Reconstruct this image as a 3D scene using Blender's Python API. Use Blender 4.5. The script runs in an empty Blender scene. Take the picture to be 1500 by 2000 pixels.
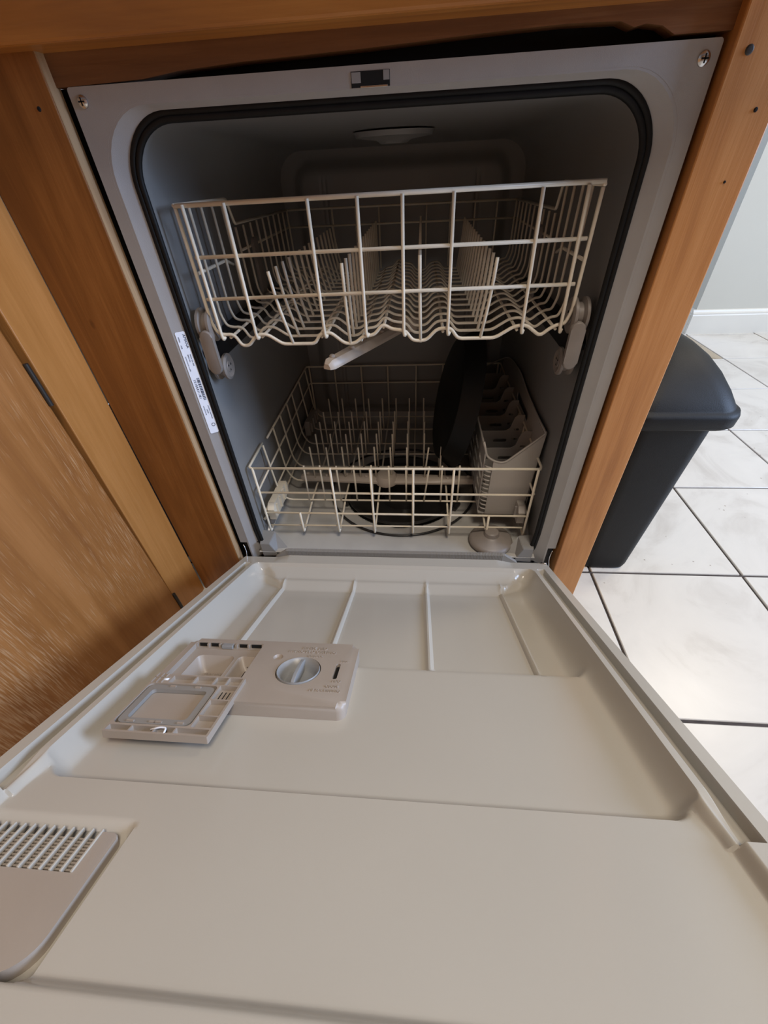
import bpy, bmesh, math, random
from mathutils import Vector, Matrix
random.seed(7)
PI = math.pi
SC = bpy.context.scene
COL = SC.collection

# ------------------------------------------------------------------ camera
cam_d = bpy.data.cameras.new('camera')
cam = bpy.data.objects.new('camera', cam_d); COL.objects.link(cam)
cam.location = (0.048989, -0.53847, 0.680889)
cam.rotation_euler = (0.863418, 0.042691, 0.070919)
cam_d.sensor_fit = 'HORIZONTAL'; cam_d.sensor_width = 36.0
cam_d.lens = 790.033 / 1500.0 * 36.0
cam_d.clip_start = 0.01; cam_d.clip_end = 100
SC.camera = cam

# ------------------------------------------------------------------ world, lights, exposure
w = bpy.data.worlds.new('world'); SC.world = w; w.use_nodes = True
bg = w.node_tree.nodes['Background']
bg.inputs['Color'].default_value = (0.62, 0.78, 1.0, 1)
bg.inputs['Strength'].default_value = 0.9

def area(name, loc, target, sx, sy, power, color, spread=PI):
    d = bpy.data.lights.new(name, 'AREA'); d.shape = 'RECTANGLE'; d.size = sx; d.size_y = sy
    d.energy = power; d.color = color; d.spread = spread
    o = bpy.data.objects.new(name, d); COL.objects.link(o); o.location = loc
    o.rotation_euler = (Vector(target) - Vector(loc)).to_track_quat('-Z', 'Y').to_euler()
    return o
area('window_daylight', (2.93, -0.48, 1.35), (0.0, -0.30, 0.35), 0.95, 1.15, 118, (0.50, 0.67, 1.0))
area('ceiling_lamp_light', (0.50, -0.75, 2.35), (0.50, -0.75, 0), 0.55, 0.55, 33, (1.0, 0.87, 0.72))
area('far_ceiling_lamp_light', (1.9, 0.9, 2.33), (1.9, 0.9, 0), 0.4, 0.4, 22, (1.0, 0.88, 0.7))
area('hall_daylight', (0.0, 2.5, 1.2), (1.35, 1.7, 0.7), 0.8, 1.2, 24, (0.55, 0.70, 1.0))

SC.view_settings.view_transform = 'Standard'
SC.view_settings.look = 'None'
SC.view_settings.gamma = 1
SC.view_settings.use_curve_mapping = False
SC.view_settings.exposure = -0.20

# ------------------------------------------------------------------ materials
def newmat(name):
    m = bpy.data.materials.new(name); m.use_nodes = True
    nt = m.node_tree; b = nt.nodes['Principled BSDF']
    return m, nt, b
def N(nt, t, **k):
    n = nt.nodes.new(t)
    for a, v in k.items():
        if a in n.inputs: n.inputs[a].default_value = v
        else: setattr(n, a, v)
    return n
def ramp(nt, pts):
    r = nt.nodes.new('ShaderNodeValToRGB'); e = r.color_ramp.elements
    while len(e) < len(pts): e.new(0.5)
    for i, (p, c) in enumerate(pts):
        e[i].position = p; e[i].color = (*c, 1) if len(c) == 3 else c
    return r
def plastic(name, col, rough=0.4, var=0.06, scale=9.0, bump=0.0, bscale=400, spec=0.5, metal=0.0, coat=0.0):
    m, nt, b = newmat(name); L = nt.links.new
    tc = N(nt, 'ShaderNodeTexCoord'); no = N(nt, 'ShaderNodeTexNoise', Scale=scale, Detail=4.0)
    L(tc.outputs['Object'], no.inputs['Vector'])
    lo = tuple(c * (1 - var) for c in col); hi = tuple(min(1, c * (1 + var)) for c in col)
    r = ramp(nt, [(0.3, lo), (0.7, hi)])
    L(no.outputs['Fac'], r.inputs['Fac']); L(r.outputs['Color'], b.inputs['Base Color'])
    b.inputs['Roughness'].default_value = rough; b.inputs['Metallic'].default_value = metal
    b.inputs['Specular IOR Level'].default_value = spec; b.inputs['Coat Weight'].default_value = coat
    if bump > 0:
        n2 = N(nt, 'ShaderNodeTexNoise', Scale=float(bscale), Detail=2.0)
        L(tc.outputs['Object'], n2.inputs['Vector'])
        bp = N(nt, 'ShaderNodeBump', Strength=bump, Distance=0.0005)
        L(n2.outputs['Fac'], bp.inputs['Height']); L(bp.outputs['Normal'], b.inputs['Normal'])
    return m
def wood(name, dark, mid, light, axis='Z', rough=0.45, worn=0.0, seed=0.0, knots=True, blotch=0.5):
    m, nt, b = newmat(name); L = nt.links.new
    tc = N(nt, 'ShaderNodeTexCoord'); mp = N(nt, 'ShaderNodeMapping')
    L(tc.outputs['Object'], mp.inputs['Vector'])
    sc = {'Z': (26, 26, 1.6), 'X': (1.6, 26, 26), 'Y': (26, 1.6, 26)}[axis]
    mp.inputs['Scale'].default_value = sc; mp.inputs['Location'].default_value = (seed, seed * 1.7, seed * .6)
    n1 = N(nt, 'ShaderNodeTexNoise', Scale=1.0, Detail=6.0, Roughness=0.6, Distortion=1.2)
    L(mp.outputs['Vector'], n1.inputs['Vector'])
    mp2 = N(nt, 'ShaderNodeMapping'); L(tc.outputs['Object'], mp2.inputs['Vector'])
    mp2.inputs['Scale'].default_value = tuple(s * 7 if s > 5 else s * 5 for s in sc)
    n2 = N(nt, 'ShaderNodeTexNoise', Scale=1.0, Detail=3.0, Roughness=0.7)
    L(mp2.outputs['Vector'], n2.inputs['Vector'])
    n3 = N(nt, 'ShaderNodeTexNoise', Scale=5.0, Detail=2.0)
    L(tc.outputs['Object'], n3.inputs['Vector'])
    a = N(nt, 'ShaderNodeMath', operation='MULTIPLY_ADD'); L(n2.outputs['Fac'], a.inputs[0])
    a.inputs[1].default_value = 0.35; L(n1.outputs['Fac'], a.inputs[2])
    a2 = N(nt, 'ShaderNodeMath', operation='MULTIPLY_ADD'); L(n3.outputs['Fac'], a2.inputs[0])
    a2.inputs[1].default_value = blotch; L(a.outputs[0], a2.inputs[2])
    c0 = 0.175 + blotch * 0.5
    r = ramp(nt, [(0.30 + c0, dark), (0.50 + c0, mid), (0.68 + c0, light)])
    r.color_ramp.elements[0].position = min(0.95, 0.30 + c0 - .02)
    for i, p in enumerate((0.36 + c0, 0.50 + c0, 0.64 + c0)): r.color_ramp.elements[i].position = min(p, 1.0)
    # value range goes above one, so bring it down first
    sub = N(nt, 'ShaderNodeMath', operation='MULTIPLY'); sub.inputs[1].default_value = 0.62
    L(a2.outputs[0], sub.inputs[0]); L(sub.outputs[0], r.inputs['Fac'])
    for e, p in zip(r.color_ramp.elements, (0.30, 0.50, 0.70)): e.position = (p + c0) * 0.62
    out = r.outputs['Color']
    if knots:
        v = N(nt, 'ShaderNodeTexVoronoi', Scale=9.0); mk = N(nt, 'ShaderNodeMapping')
        L(tc.outputs['Object'], mk.inputs['Vector'])
        mk.inputs['Scale'].default_value = {'Z': (1.3, 1.3, .6), 'X': (.6, 1.3, 1.3), 'Y': (1.3, .6, 1.3)}[axis]
        mk.inputs['Location'].default_value = (seed + .3, .2, seed)
        L(mk.outputs['Vector'], v.inputs['Vector'])
        lt = N(nt, 'ShaderNodeMapRange'); L(v.outputs['Distance'], lt.inputs['Value'])
        lt.inputs['From Min'].default_value = 0.02; lt.inputs['From Max'].default_value = 0.055
        mx = N(nt, 'ShaderNodeMix', data_type='RGBA'); L(lt.outputs['Result'], mx.inputs[0])
        mx.inputs[6].default_value = (dark[0] * .35, dark[1] * .3, dark[2] * .3, 1); L(out, mx.inputs[7]); out = mx.outputs[2]
    if worn > 0:
        mw = N(nt, 'ShaderNodeMapping'); L(tc.outputs['Object'], mw.inputs['Vector'])
        mw.inputs['Scale'].default_value = {'Z': (600, 600, 34), 'X': (22, 420, 420), 'Y': (420, 22, 420)}[axis]
        nw = N(nt, 'ShaderNodeTexNoise', Scale=1.0, Detail=2.0); L(mw.outputs['Vector'], nw.inputs['Vector'])
        nb = N(nt, 'ShaderNodeTexNoise', Scale=3.5, Detail=3.0); L(tc.outputs['Object'], nb.inputs['Vector'])
        ml = N(nt, 'ShaderNodeMath', operation='MULTIPLY'); L(nw.outputs['Fac'], ml.inputs[0]); L(nb.outputs['Fac'], ml.inputs[1])
        rr = ramp(nt, [(0.28, (0, 0, 0)), (0.42, (worn, worn, worn))]); L(ml.outputs[0], rr.inputs['Fac'])
        mx = N(nt, 'ShaderNodeMix', data_type='RGBA'); L(rr.outputs['Color'], mx.inputs[0])
        L(out, mx.inputs[6]); mx.inputs[7].default_value = (0.50, 0.30, 0.15, 1); out = mx.outputs[2]
    L(out, b.inputs['Base Color']); b.inputs['Roughness'].default_value = rough
    bp = N(nt, 'ShaderNodeBump', Strength=0.25, Distance=0.001); L(n2.outputs['Fac'], bp.inputs['Height'])
    L(bp.outputs['Normal'], b.inputs['Normal'])
    return m
def tile_mat(name, base, vein, rough=0.3):
    m, nt, b = newmat(name); L = nt.links.new
    g = N(nt, 'ShaderNodeNewGeometry')
    n = N(nt, 'ShaderNodeTexNoise', Scale=5.0, Detail=8.0, Roughness=0.62, Distortion=1.5)
    L(g.outputs['Position'], n.inputs['Vector'])
    r = ramp(nt, [(0.32, vein), (0.50, base), (0.75, tuple(min(1, c * 1.07) for c in base))])
    L(n.outputs['Fac'], r.inputs['Fac'])
    v = N(nt, 'ShaderNodeTexVoronoi', Scale=26.0); L(g.outputs['Position'], v.inputs['Vector'])
    mr = N(nt, 'ShaderNodeMapRange'); L(v.outputs['Distance'], mr.inputs['Value'])
    mr.inputs['From Min'].default_value = 0.03; mr.inputs['From Max'].default_value = 0.06
    mx = N(nt, 'ShaderNodeMix', data_type='RGBA'); L(mr.outputs['Result'], mx.inputs[0])
    mx.inputs[6].default_value = (vein[0] * .55, vein[1] * .5, vein[2] * .45, 1); L(r.outputs['Color'], mx.inputs[7])
    L(mx.outputs[2], b.inputs['Base Color']); b.inputs['Roughness'].default_value = rough
    bp = N(nt, 'ShaderNodeBump', Strength=0.15, Distance=0.002); L(n.outputs['Fac'], bp.inputs['Height'])
    L(bp.outputs['Normal'], b.inputs['Normal'])
    return m

M = {}
M['tub'] = plastic('tub_grey_plastic', (0.25, 0.247, 0.24), 0.42, 0.05, 6, 0.15, 900)
M['tubf'] = plastic('tub_floor_glossy_plastic', (0.42, 0.408, 0.38), 0.20, 0.08, 14, 0.05, 600)
M['flange'] = plastic('flange_grey_enamel', (0.34, 0.332, 0.325), 0.42, 0.03, 30, 0.25, 1500)
M['door'] = plastic('door_liner_plastic', (0.455, 0.425, 0.370), 0.17, 0.035, 3, 0.06, 1200)
M['disp'] = plastic('dispenser_taupe_plastic', (0.355, 0.305, 0.258), 0.42, 0.03, 20, 0.1, 1200)
M['knob'] = plastic('knob_grey_plastic', (0.27, 0.275, 0.28), 0.35, 0.03)
M['gasket'] = plastic('gasket_grey_rubber', (0.26, 0.25, 0.235), 0.6, 0.05)
M['seal'] = plastic('seal_black_rubber', (0.006, 0.006, 0.006), 0.55, 0.2, 60, spec=0.25)
M['black'] = plastic('black_plastic', (0.012, 0.012, 0.013), 0.4, 0.2)
M['void'] = plastic('painted_void_dark', (0.004, 0.004, 0.004), 0.9, 0.2)  # near-black colour stands in for the shade inside gaps, slots and holes
M['well'] = plastic('sump_black_plastic', (0.02, 0.019, 0.018), 0.3, 0.3, 20)
M['wire'] = plastic('rack_cream_vinyl', (0.74, 0.67, 0.54), 0.38, 0.10, 22)
M['basket'] = plastic('basket_grey_plastic', (0.40, 0.37, 0.335), 0.42, 0.05)
M['roller'] = plastic('roller_taupe_plastic', (0.225, 0.198, 0.176), 0.45, 0.08, 40)
M['arm'] = plastic('spray_arm_beige', (0.50, 0.43, 0.36), 0.4, 0.07)
M['steel'] = plastic('screw_steel', (0.62, 0.62, 0.62), 0.25, 0.05, 50, metal=1.0)
M['bin'] = plastic('bin_black_plastic', (0.0065, 0.0068, 0.0072), 0.55, 0.15, 30, 0.4, 700, spec=0.3)
M['pan'] = plastic('pan_black_nonstick', (0.004, 0.004, 0.004), 0.5, 0.2, spec=0.3)
M['label'] = plastic('label_paper', (0.80, 0.84, 0.92), 0.5, 0.02)
M['ink'] = plastic('ink_dark', (0.03, 0.035, 0.06), 0.6, 0.1)
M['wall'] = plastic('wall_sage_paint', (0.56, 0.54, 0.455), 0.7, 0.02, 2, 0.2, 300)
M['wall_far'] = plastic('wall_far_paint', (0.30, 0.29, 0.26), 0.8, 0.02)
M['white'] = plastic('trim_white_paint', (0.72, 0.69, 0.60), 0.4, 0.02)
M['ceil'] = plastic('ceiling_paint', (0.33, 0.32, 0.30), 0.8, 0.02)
M['grout'] = plastic('grout_dark', (0.055, 0.042, 0.036), 0.9, 0.3, 60)
M['counter'] = plastic('countertop_laminate', (0.35, 0.32, 0.28), 0.4, 0.2, 40)
M['hinge'] = plastic('hinge_dark_bronze', (0.05, 0.045, 0.04), 0.45, 0.2, metal=0.6)
M['glass'] = plastic('lamp_glass', (0.9, 0.88, 0.82), 0.3, 0.02)
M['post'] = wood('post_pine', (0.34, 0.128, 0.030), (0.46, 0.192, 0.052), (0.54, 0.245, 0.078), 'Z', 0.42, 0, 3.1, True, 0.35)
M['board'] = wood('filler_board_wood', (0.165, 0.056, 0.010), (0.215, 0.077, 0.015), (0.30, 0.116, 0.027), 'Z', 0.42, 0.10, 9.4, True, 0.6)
M['stile'] = wood('stile_maple', (0.35, 0.145, 0.034), (0.40, 0.172, 0.044), (0.46, 0.205, 0.058), 'Z', 0.40, 0.10, 1.2, True, 0.4)
M['ply'] = wood('cabinet_door_plywood', (0.25, 0.092, 0.020), (0.30, 0.118, 0.027), (0.37, 0.155, 0.042), 'Z', 0.5, 0.85, 5.0, False, 0.7)
M['rail'] = wood('top_rail_wood', (0.33, 0.120, 0.024), (0.42, 0.160, 0.032), (0.52, 0.215, 0.048), 'X', 0.4, 0.12, 2.2, True, 0.6)  # wood tone brightened to offset the shade of the counter overhang
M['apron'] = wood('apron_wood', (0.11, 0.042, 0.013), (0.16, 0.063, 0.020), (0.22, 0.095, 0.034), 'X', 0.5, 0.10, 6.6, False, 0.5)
M['raw'] = wood('raw_edge_wood', (0.28, 0.16, 0.075), (0.40, 0.25, 0.13), (0.50, 0.33, 0.18), 'Z', 0.7, 0, 4.0, False, 0.4)
M['tile'] = tile_mat('floor_tile_marbled', (0.66, 0.625, 0.555), (0.55, 0.51, 0.445))
M['tile_b'] = tile_mat('floor_tile_brown', (0.40, 0.32, 0.21), (0.26, 0.19, 0.10))

# ------------------------------------------------------------------ mesh helpers
WP = {}
def obj(name, bm, mat, parent=None, loc=None, smooth=False, local=False):
    if isinstance(bm, bmesh.types.BMesh):
        me = bpy.data.meshes.new(name); bmesh.ops.recalc_face_normals(bm, faces=bm.faces[:]) if bm.faces else None
        bm.to_mesh(me); bm.free()
    else: me = bm
    mats = mat if isinstance(mat, (list, tuple)) else [mat]
    if not me.materials:
        for q in mats: me.materials.append(M[q] if isinstance(q, str) else q)
    if smooth: 
        for p in me.polygons: p.use_smooth = True
        if smooth != 'all': me.set_sharp_from_angle(angle=math.radians(38))
    o = bpy.data.objects.new(name, me); COL.objects.link(o)
    lv = Vector(loc) if loc is not None else Vector((0, 0, 0))
    if parent is not None:
        o.parent = parent
        if local: o.location = lv
        else: o.location = lv - WP.get(parent.name, Vector((0, 0, 0)))
    else: o.location = lv
    WP[o.name] = lv if not local else WP.get(parent.name, Vector()) + lv
    return o
def thing(name, label, cat, loc=(0, 0, 0), group=None):
    o = bpy.data.objects.new(name, None); COL.objects.link(o); o.location = loc; o.empty_display_size = .05
    o['label'] = label; o['category'] = cat
    if group: o['group'] = group
    WP[o.name] = Vector(loc); return o
def structure(o): o['kind'] = 'structure'; return o

def bx(bm, x0, x1, y0, y1, z0, z1, bev=0.0, seg=2):
    vs = [bm.verts.new((x, y, z)) for x in (x0, x1) for y in (y0, y1) for z in (z0, z1)]
    fs = [bm.faces.new([vs[i] for i in q]) for q in ((0, 1, 3, 2), (4, 6, 7, 5), (0, 4, 5, 1), (2, 3, 7, 6), (0, 2, 6, 4), (1, 5, 7, 3))]
    if bev > 0:
        es = list({e for f in fs for e in f.edges})
        bmesh.ops.bevel(bm, geom=es, offset=bev, segments=seg, affect='EDGES', profile=0.5)
def box(x0, x1, y0, y1, z0, z1, bev=0.0, seg=2):
    bm = bmesh.new(); bx(bm, x0, x1, y0, y1, z0, z1, bev, seg); return bm
def prism(poly, fn, h0, h1, bm=None, bev=0):
    """poly of 2D points; fn(a,b,h) -> 3D point"""
    bm = bm or bmesh.new()
    A = [bm.verts.new(fn(a, b, h0)) for a, b in poly]; B = [bm.verts.new(fn(a, b, h1)) for a, b in poly]
    n = len(poly); f1 = bm.faces.new(A[::-1]); f2 = bm.faces.new(B); fs = [f1, f2]
    for i in range(n): fs.append(bm.faces.new((A[i], A[(i + 1) % n], B[(i + 1) % n], B[i])))
    if bev: bmesh.ops.bevel(bm, geom=list(f2.edges), offset=bev, segments=3, affect='EDGES', profile=0.5)
    return bm
def rrect(x0, x1, y0, y1, r, n=5):
    P = []
    for cx, cy, a0 in ((x1 - r, y1 - r, 0), (x0 + r, y1 - r, 90), (x0 + r, y0 + r, 180), (x1 - r, y0 + r, 270)):
        for i in range(n + 1):
            a = math.radians(a0 + 90 * i / n); P.append((cx + r * math.cos(a), cy + r * math.sin(a)))
    return P
def fillet(pts, rad, n=4):
    pts = [Vector(p) for p in pts]; out = [pts[0]]
    for i in range(1, len(pts) - 1):
        a, b, c = pts[i - 1], pts[i], pts[i + 1]
        r = rad[i] if isinstance(rad, (list, tuple)) else rad
        d1 = (a - b); d2 = (c - b); l = min(r, d1.length * .48, d2.length * .48)
        if l < 1e-5: out.append(b); continue
        p = b + d1.normalized() * l; q = b + d2.normalized() * l
        for k in range(n + 1):
            t = k / n; out.append((1 - t) ** 2 * p + 2 * t * (1 - t) * b + t * t * q)
    out.append(pts[-1]); return out
def sweep(pts, r, n=7, bm=None, closed=False, cap=True):
    bm = bm or bmesh.new(); pts = [Vector(p) for p in pts]; m = len(pts)
    T = []
    for i in range(m):
        if closed: t = pts[(i + 1) % m] - pts[i - 1]
        else: t = pts[min(i + 1, m - 1)] - pts[max(i - 1, 0)]
        T.append(t.normalized())
    u = T[0].orthogonal().normalized(); R = []
    for i in range(m):
        if i:
            q = T[i - 1].rotation_difference(T[i]); u = q @ u
            u = (u - T[i] * u.dot(T[i])).normalized()
        v = T[i].cross(u)
        rr = r[i] if isinstance(r, (list, tuple)) else r
        R.append([bm.verts.new(pts[i] + (u * math.cos(2 * PI * k / n) + v * math.sin(2 * PI * k / n)) * rr) for k in range(n)])
    for i in range(m if closed else m - 1):
        a, b = R[i], R[(i + 1) % m]
        for k in range(n):
            try: bm.faces.new((a[k], a[(k + 1) % n], b[(k + 1) % n], b[k]))
            except ValueError: pass
    if cap and not closed:
        bm.faces.new(R[0][::-1]); bm.faces.new(R[-1])
    return bm
def lathe(prof, fn=None, n=32, bm=None):
    """prof of (r,h); fn(x,y,h) -> 3D"""
    bm = bm or bmesh.new(); fn = fn or (lambda x, y, h: (x, y, h)); R = []
    for r, h in prof:
        if r < 1e-6: R.append([bm.verts.new(fn(0, 0, h))])
        else: R.append([bm.verts.new(fn(r * math.cos(2 * PI * k / n), r * math.sin(2 * PI * k / n), h)) for k in range(n)])
    for a, b in zip(R, R[1:]):
        for k in range(n):
            k2 = (k + 1) % n
            if len(a) == 1 and len(b) == 1: continue
            if len(a) == 1: bm.faces.new((a[0], b[k2], b[k]))
            elif len(b) == 1: bm.faces.new((a[k], a[k2], b[0]))
            else: bm.faces.new((a[k], a[k2], b[k2], b[k]))
    return bm
def loft(rings, bm=None, closed=True, cap0=False, cap1=False):
    bm = bm or bmesh.new(); R = [[bm.verts.new(p) for p in r] for r in rings]; n = len(R[0])
    for a, b in zip(R, R[1:]):
        for k in range(n if closed else n - 1): bm.faces.new((a[k], a[(k + 1) % n], b[(k + 1) % n], b[k]))
    if cap0: bm.faces.new(R[0][::-1])
    if cap1: bm.faces.new(R[-1])
    return bm
def boolean(bm, cutters):
    """difference of closed meshes, evaluated and returned as mesh data"""
    def tmp(b):
        bmesh.ops.recalc_face_normals(b, faces=b.faces[:])
        me = bpy.data.meshes.new('tmp'); b.to_mesh(me); b.free()
        o = bpy.data.objects.new('tmp', me); COL.objects.link(o); return o
    a = tmp(bm); cs = [tmp(c) for c in cutters]
    for c in cs:
        md = a.modifiers.new('b', 'BOOLEAN'); md.operation = 'DIFFERENCE'; md.object = c; md.solver = 'EXACT'
    dg = bpy.context.evaluated_depsgraph_get(); me = bpy.data.meshes.new_from_object(a.evaluated_get(dg))
    for c in cs + [a]:
        d = c.data; bpy.data.objects.remove(c); bpy.data.meshes.remove(d)
    me.materials.clear(); return me
def text_mesh(s, size, ext=0.0003, align='LEFT'):
    c = bpy.data.curves.new('txt', 'FONT'); c.body = s; c.size = size; c.extrude = ext; c.align_x = align
    c.resolution_u = 2
    o = bpy.data.objects.new('txt', c); COL.objects.link(o)
    dg = bpy.context.evaluated_depsgraph_get(); me = bpy.data.meshes.new_from_object(o.evaluated_get(dg))
    bpy.data.objects.remove(o); bpy.data.curves.remove(c); me.materials.clear(); return me
def copy_to(src, parent, loc, rot=None, name=None):
    o = src.copy(); COL.objects.link(o); o.parent = parent; o.location = loc
    if rot: o.rotation_euler = rot
    return o
def ss(a, b, x):
    t = max(0.0, min(1.0, (x - a) / (b - a))); return t * t * (3 - 2 * t)
def lin(a, b, x): return max(0.0, min(1.0, (x - a) / (b - a)))
def grid(xs, ys, fn, skip=None):
    bm = bmesh.new(); V = [[bm.verts.new(fn(x, y)) for x in xs] for y in ys]
    for j in range(len(ys) - 1):
        for i in range(len(xs) - 1):
            if skip and skip((xs[i] + xs[i + 1]) / 2, (ys[j] + ys[j + 1]) / 2): continue
            bm.faces.new((V[j][i], V[j][i + 1], V[j + 1][i + 1], V[j + 1][i]))
    return bm, V
def frange(a, b, n): return [a + (b - a) * i / n for i in range(n + 1)]

CX = 0.004
# ================================================================== THE ROOM
TX0, TY0, TS = 0.4224, 0.0665, 0.3048
fl = structure(obj('floor', box(-1.2, 3.0, -2.6, 4.0, -0.12, -0.0035), 'grout'))
g = 0.0027
bm = box(g, TS - g, g, TS - g, -0.008, 0.0, 0.0012, 1)
proto = None
for i in range(-3, 9):
    for j in range(-8, 12):
        x, y = TX0 + i * TS, TY0 + j * TS
        if x + TS > 3.0: continue
        if proto is None:
            proto = obj('tile', bm, 'tile', fl, (x, y, 0)); o = proto
        else:
            o = copy_to(proto, fl, (x, y, 0))
        if (i, j) == (2, 4):
            me = proto.data.copy(); me.materials.clear(); me.materials.append(M['tile_b']); o.data = me; o['label'] = 'brown stained floor tile'
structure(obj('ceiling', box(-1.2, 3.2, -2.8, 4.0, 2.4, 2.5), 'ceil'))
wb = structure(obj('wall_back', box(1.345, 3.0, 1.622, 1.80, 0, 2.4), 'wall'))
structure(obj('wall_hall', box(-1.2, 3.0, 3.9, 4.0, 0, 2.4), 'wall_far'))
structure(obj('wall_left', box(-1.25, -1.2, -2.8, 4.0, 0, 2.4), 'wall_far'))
structure(obj('wall_front', box(-1.2, 3.0, -2.7, -2.6, 0, 2.4), 'board'))
bm = bmesh.new()
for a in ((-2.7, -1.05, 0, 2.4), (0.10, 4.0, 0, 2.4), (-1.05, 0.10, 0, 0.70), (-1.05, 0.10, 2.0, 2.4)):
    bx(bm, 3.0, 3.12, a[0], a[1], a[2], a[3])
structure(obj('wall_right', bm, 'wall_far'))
wn = bmesh.new()
for a in ((-1.05, 0.10, 0.70, 0.75), (-1.05, 0.10, 1.95, 2.0), (-1.05, -1.0, 0.75, 1.95), (0.05, 0.10, 0.75, 1.95), (-1.05, 0.10, 1.33, 1.37)):
    bx(wn, 3.02, 3.07, a[0], a[1], a[2], a[3])
structure(obj('window_1', wn, 'white'))
# baseboard with a moulded cap, returning round the wall end
def base_run(pts_fn, l0, l1, bm):
    prof = [(0, 0), (0.015, 0), (0.015, 0.082), (0.013, 0.086), (0.0135, 0.092), (0.009, 0.097), (0.006, 0.104), (0, 0.106)]
    prism(prof, pts_fn, l0, l1, bm)
bm = bmesh.new()
base_run(lambda a, b, h: (h, 1.622 - a, b), 1.331, 3.0, bm)
base_run(lambda a, b, h: (1.345 - a, h, b), 1.622, 1.80, bm)
structure(obj('baseboard_back', bm, 'white'))
bm = lathe([(0, 2.36), (0.32, 2.36), (0.34, 2.38), (0.34, 2.4), (0, 2.4)], lambda x, y, h: (x + 0.50, y - 0.75, h))
cl = obj('ceiling_lamp', bm, 'glass', smooth=True); cl['label'] = 'round white kitchen ceiling lamp behind the camera'; cl['category'] = 'lamp'

# ================================================================== CABINETRY
cf = thing('cabinet_frame', 'orange-brown wooden cabinet opening framing the dishwasher', 'cabinet', (CX, 0.0, 0))
def slant(x0b, x0t, x1b, x1t, y0, y1, z0, z1, bev=0.0012):
    bm = bmesh.new()
    co = [(x0b, y0, z0), (x1b, y0, z0), (x1b, y1, z0), (x0b, y1, z0), (x0t, y0, z1), (x1t, y0, z1), (x1t, y1, z1), (x0t, y1, z1)]
    v = [bm.verts.new(c) for c in co]
    for q in ((0, 3, 2, 1), (4, 5, 6, 7), (0, 1, 5, 4), (1, 2, 6, 5), (2, 3, 7, 6), (3, 0, 4, 7)): bm.faces.new([v[i] for i in q])
    if bev: bmesh.ops.bevel(bm, geom=bm.edges[:], offset=bev, segments=2, affect='EDGES', profile=0.5)
    return bm
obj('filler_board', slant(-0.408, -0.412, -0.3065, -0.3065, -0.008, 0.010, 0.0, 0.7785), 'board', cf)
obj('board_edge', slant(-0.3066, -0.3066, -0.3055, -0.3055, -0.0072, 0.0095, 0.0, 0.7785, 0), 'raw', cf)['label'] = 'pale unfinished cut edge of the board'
obj('post', slant(0.3085, 0.3085, 0.3620, 0.3620, -0.008, 0.040, 0.0, 0.86, 0.0015), 'post', cf)
# apron with a worn lower edge: a black gap stays open above the dishwasher
poly = [(-0.3055, 0.7785), (-0.3055, 0.7520), (-0.217, 0.7535), (-0.18, 0.7570), (-0.12, 0.7595), (0.0, 0.7618), (0.10, 0.7650), (0.17, 0.7665),
        (0.215, 0.7655), (0.227, 0.7615), (0.236, 0.7630), (0.250, 0.7612), (0.262, 0.7555), (0.3085, 0.7555), (0.3085, 0.7785)]
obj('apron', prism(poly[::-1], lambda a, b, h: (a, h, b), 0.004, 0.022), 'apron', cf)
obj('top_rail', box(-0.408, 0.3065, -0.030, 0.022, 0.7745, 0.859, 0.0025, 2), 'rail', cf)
obj('gap_backing', box(-0.308, 0.308, 0.030, 0.034, 0.753, 0.84), 'void', cf)  # added black sheets stand in for the darkness behind the gaps
obj('gap_backing', box(-0.400, -0.2990, 0.022, 0.026, 0.0, 0.753), 'void', cf)
obj('gap_backing', box(0.3060, 0.3090, 0.022, 0.026, 0.0, 0.753), 'void', cf)
obj('side_panel', box(0.342, 0.3595, 0.040, 0.60, 0.0, 0.84, 0.001), 'post', cf)
obj('back_board', box(-0.41, 0.3595, 0.605, 0.615, 0.0, 0.86, 0.0), 'apron', cf)
def dot(name, x, y, z, r, mat, lab=None, dy=0.0012):
    o = obj(name, lathe([(0, -dy), (r * .7, -dy * .8), (r, 0), (0, 0.0005)], lambda a, b, h: (a, h, b), 14), mat, cf, (x, y, z), smooth=True)
    if lab: o['label'] = lab
    return o
dot('nail_head', 0.3215, -0.008, 0.742, 0.0034, 'hinge', 'dark countersunk nail head')
dot('nail_hole', 0.3455, -0.008, 0.705, 0.0018, 'void'); dot('nail_hole', -0.3240, -0.008, 0.7375, 0.0020, 'void')
dot('nail_hole', 0.343, -0.008, 0.655, 0.0012, 'void')
ct = obj('countertop', box(-1.0, 0.40, -0.100, 0.61, 0.861, 0.895, 0.003), 'counter')  # overhang deepened beyond the view to shade the upper frame and flange
ct['label'] = 'laminate worktop edge above the dishwasher and its wooden frame'; ct['category'] = 'countertop'
lc = thing('corner_cabinet', 'worn orange-brown cabinet at right angles left of the dishwasher', 'cabinet', (-0.6, -0.9, 0))
obj('stile', slant(-0.432, -0.432, -0.410, -0.410, -0.0890, -0.0085, 0.0, 0.861, 0.0015), 'stile', lc)
def slab(ya_b, ya_t, yb_b, yb_t, x0, x1, z0, z1, bev=0.0015):
    bm = bmesh.new()
    co = [(x0, ya_b, z0), (x1, ya_b, z0), (x1, yb_b, z0), (x0, yb_b, z0), (x0, ya_t, z1), (x1, ya_t, z1), (x1, yb_t, z1), (x0, yb_t, z1)]
    v = [bm.verts.new(c) for c in co]
    for q in ((0, 3, 2, 1), (4, 5, 6, 7), (0, 1, 5, 4), (1, 2, 6, 5), (2, 3, 7, 6), (3, 0, 4, 7)): bm.faces.new([v[i] for i in q])
    if bev: bmesh.ops.bevel(bm, geom=bm.edges[:], offset=bev, segments=2, affect='EDGES', profile=0.5)
    return bm
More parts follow.
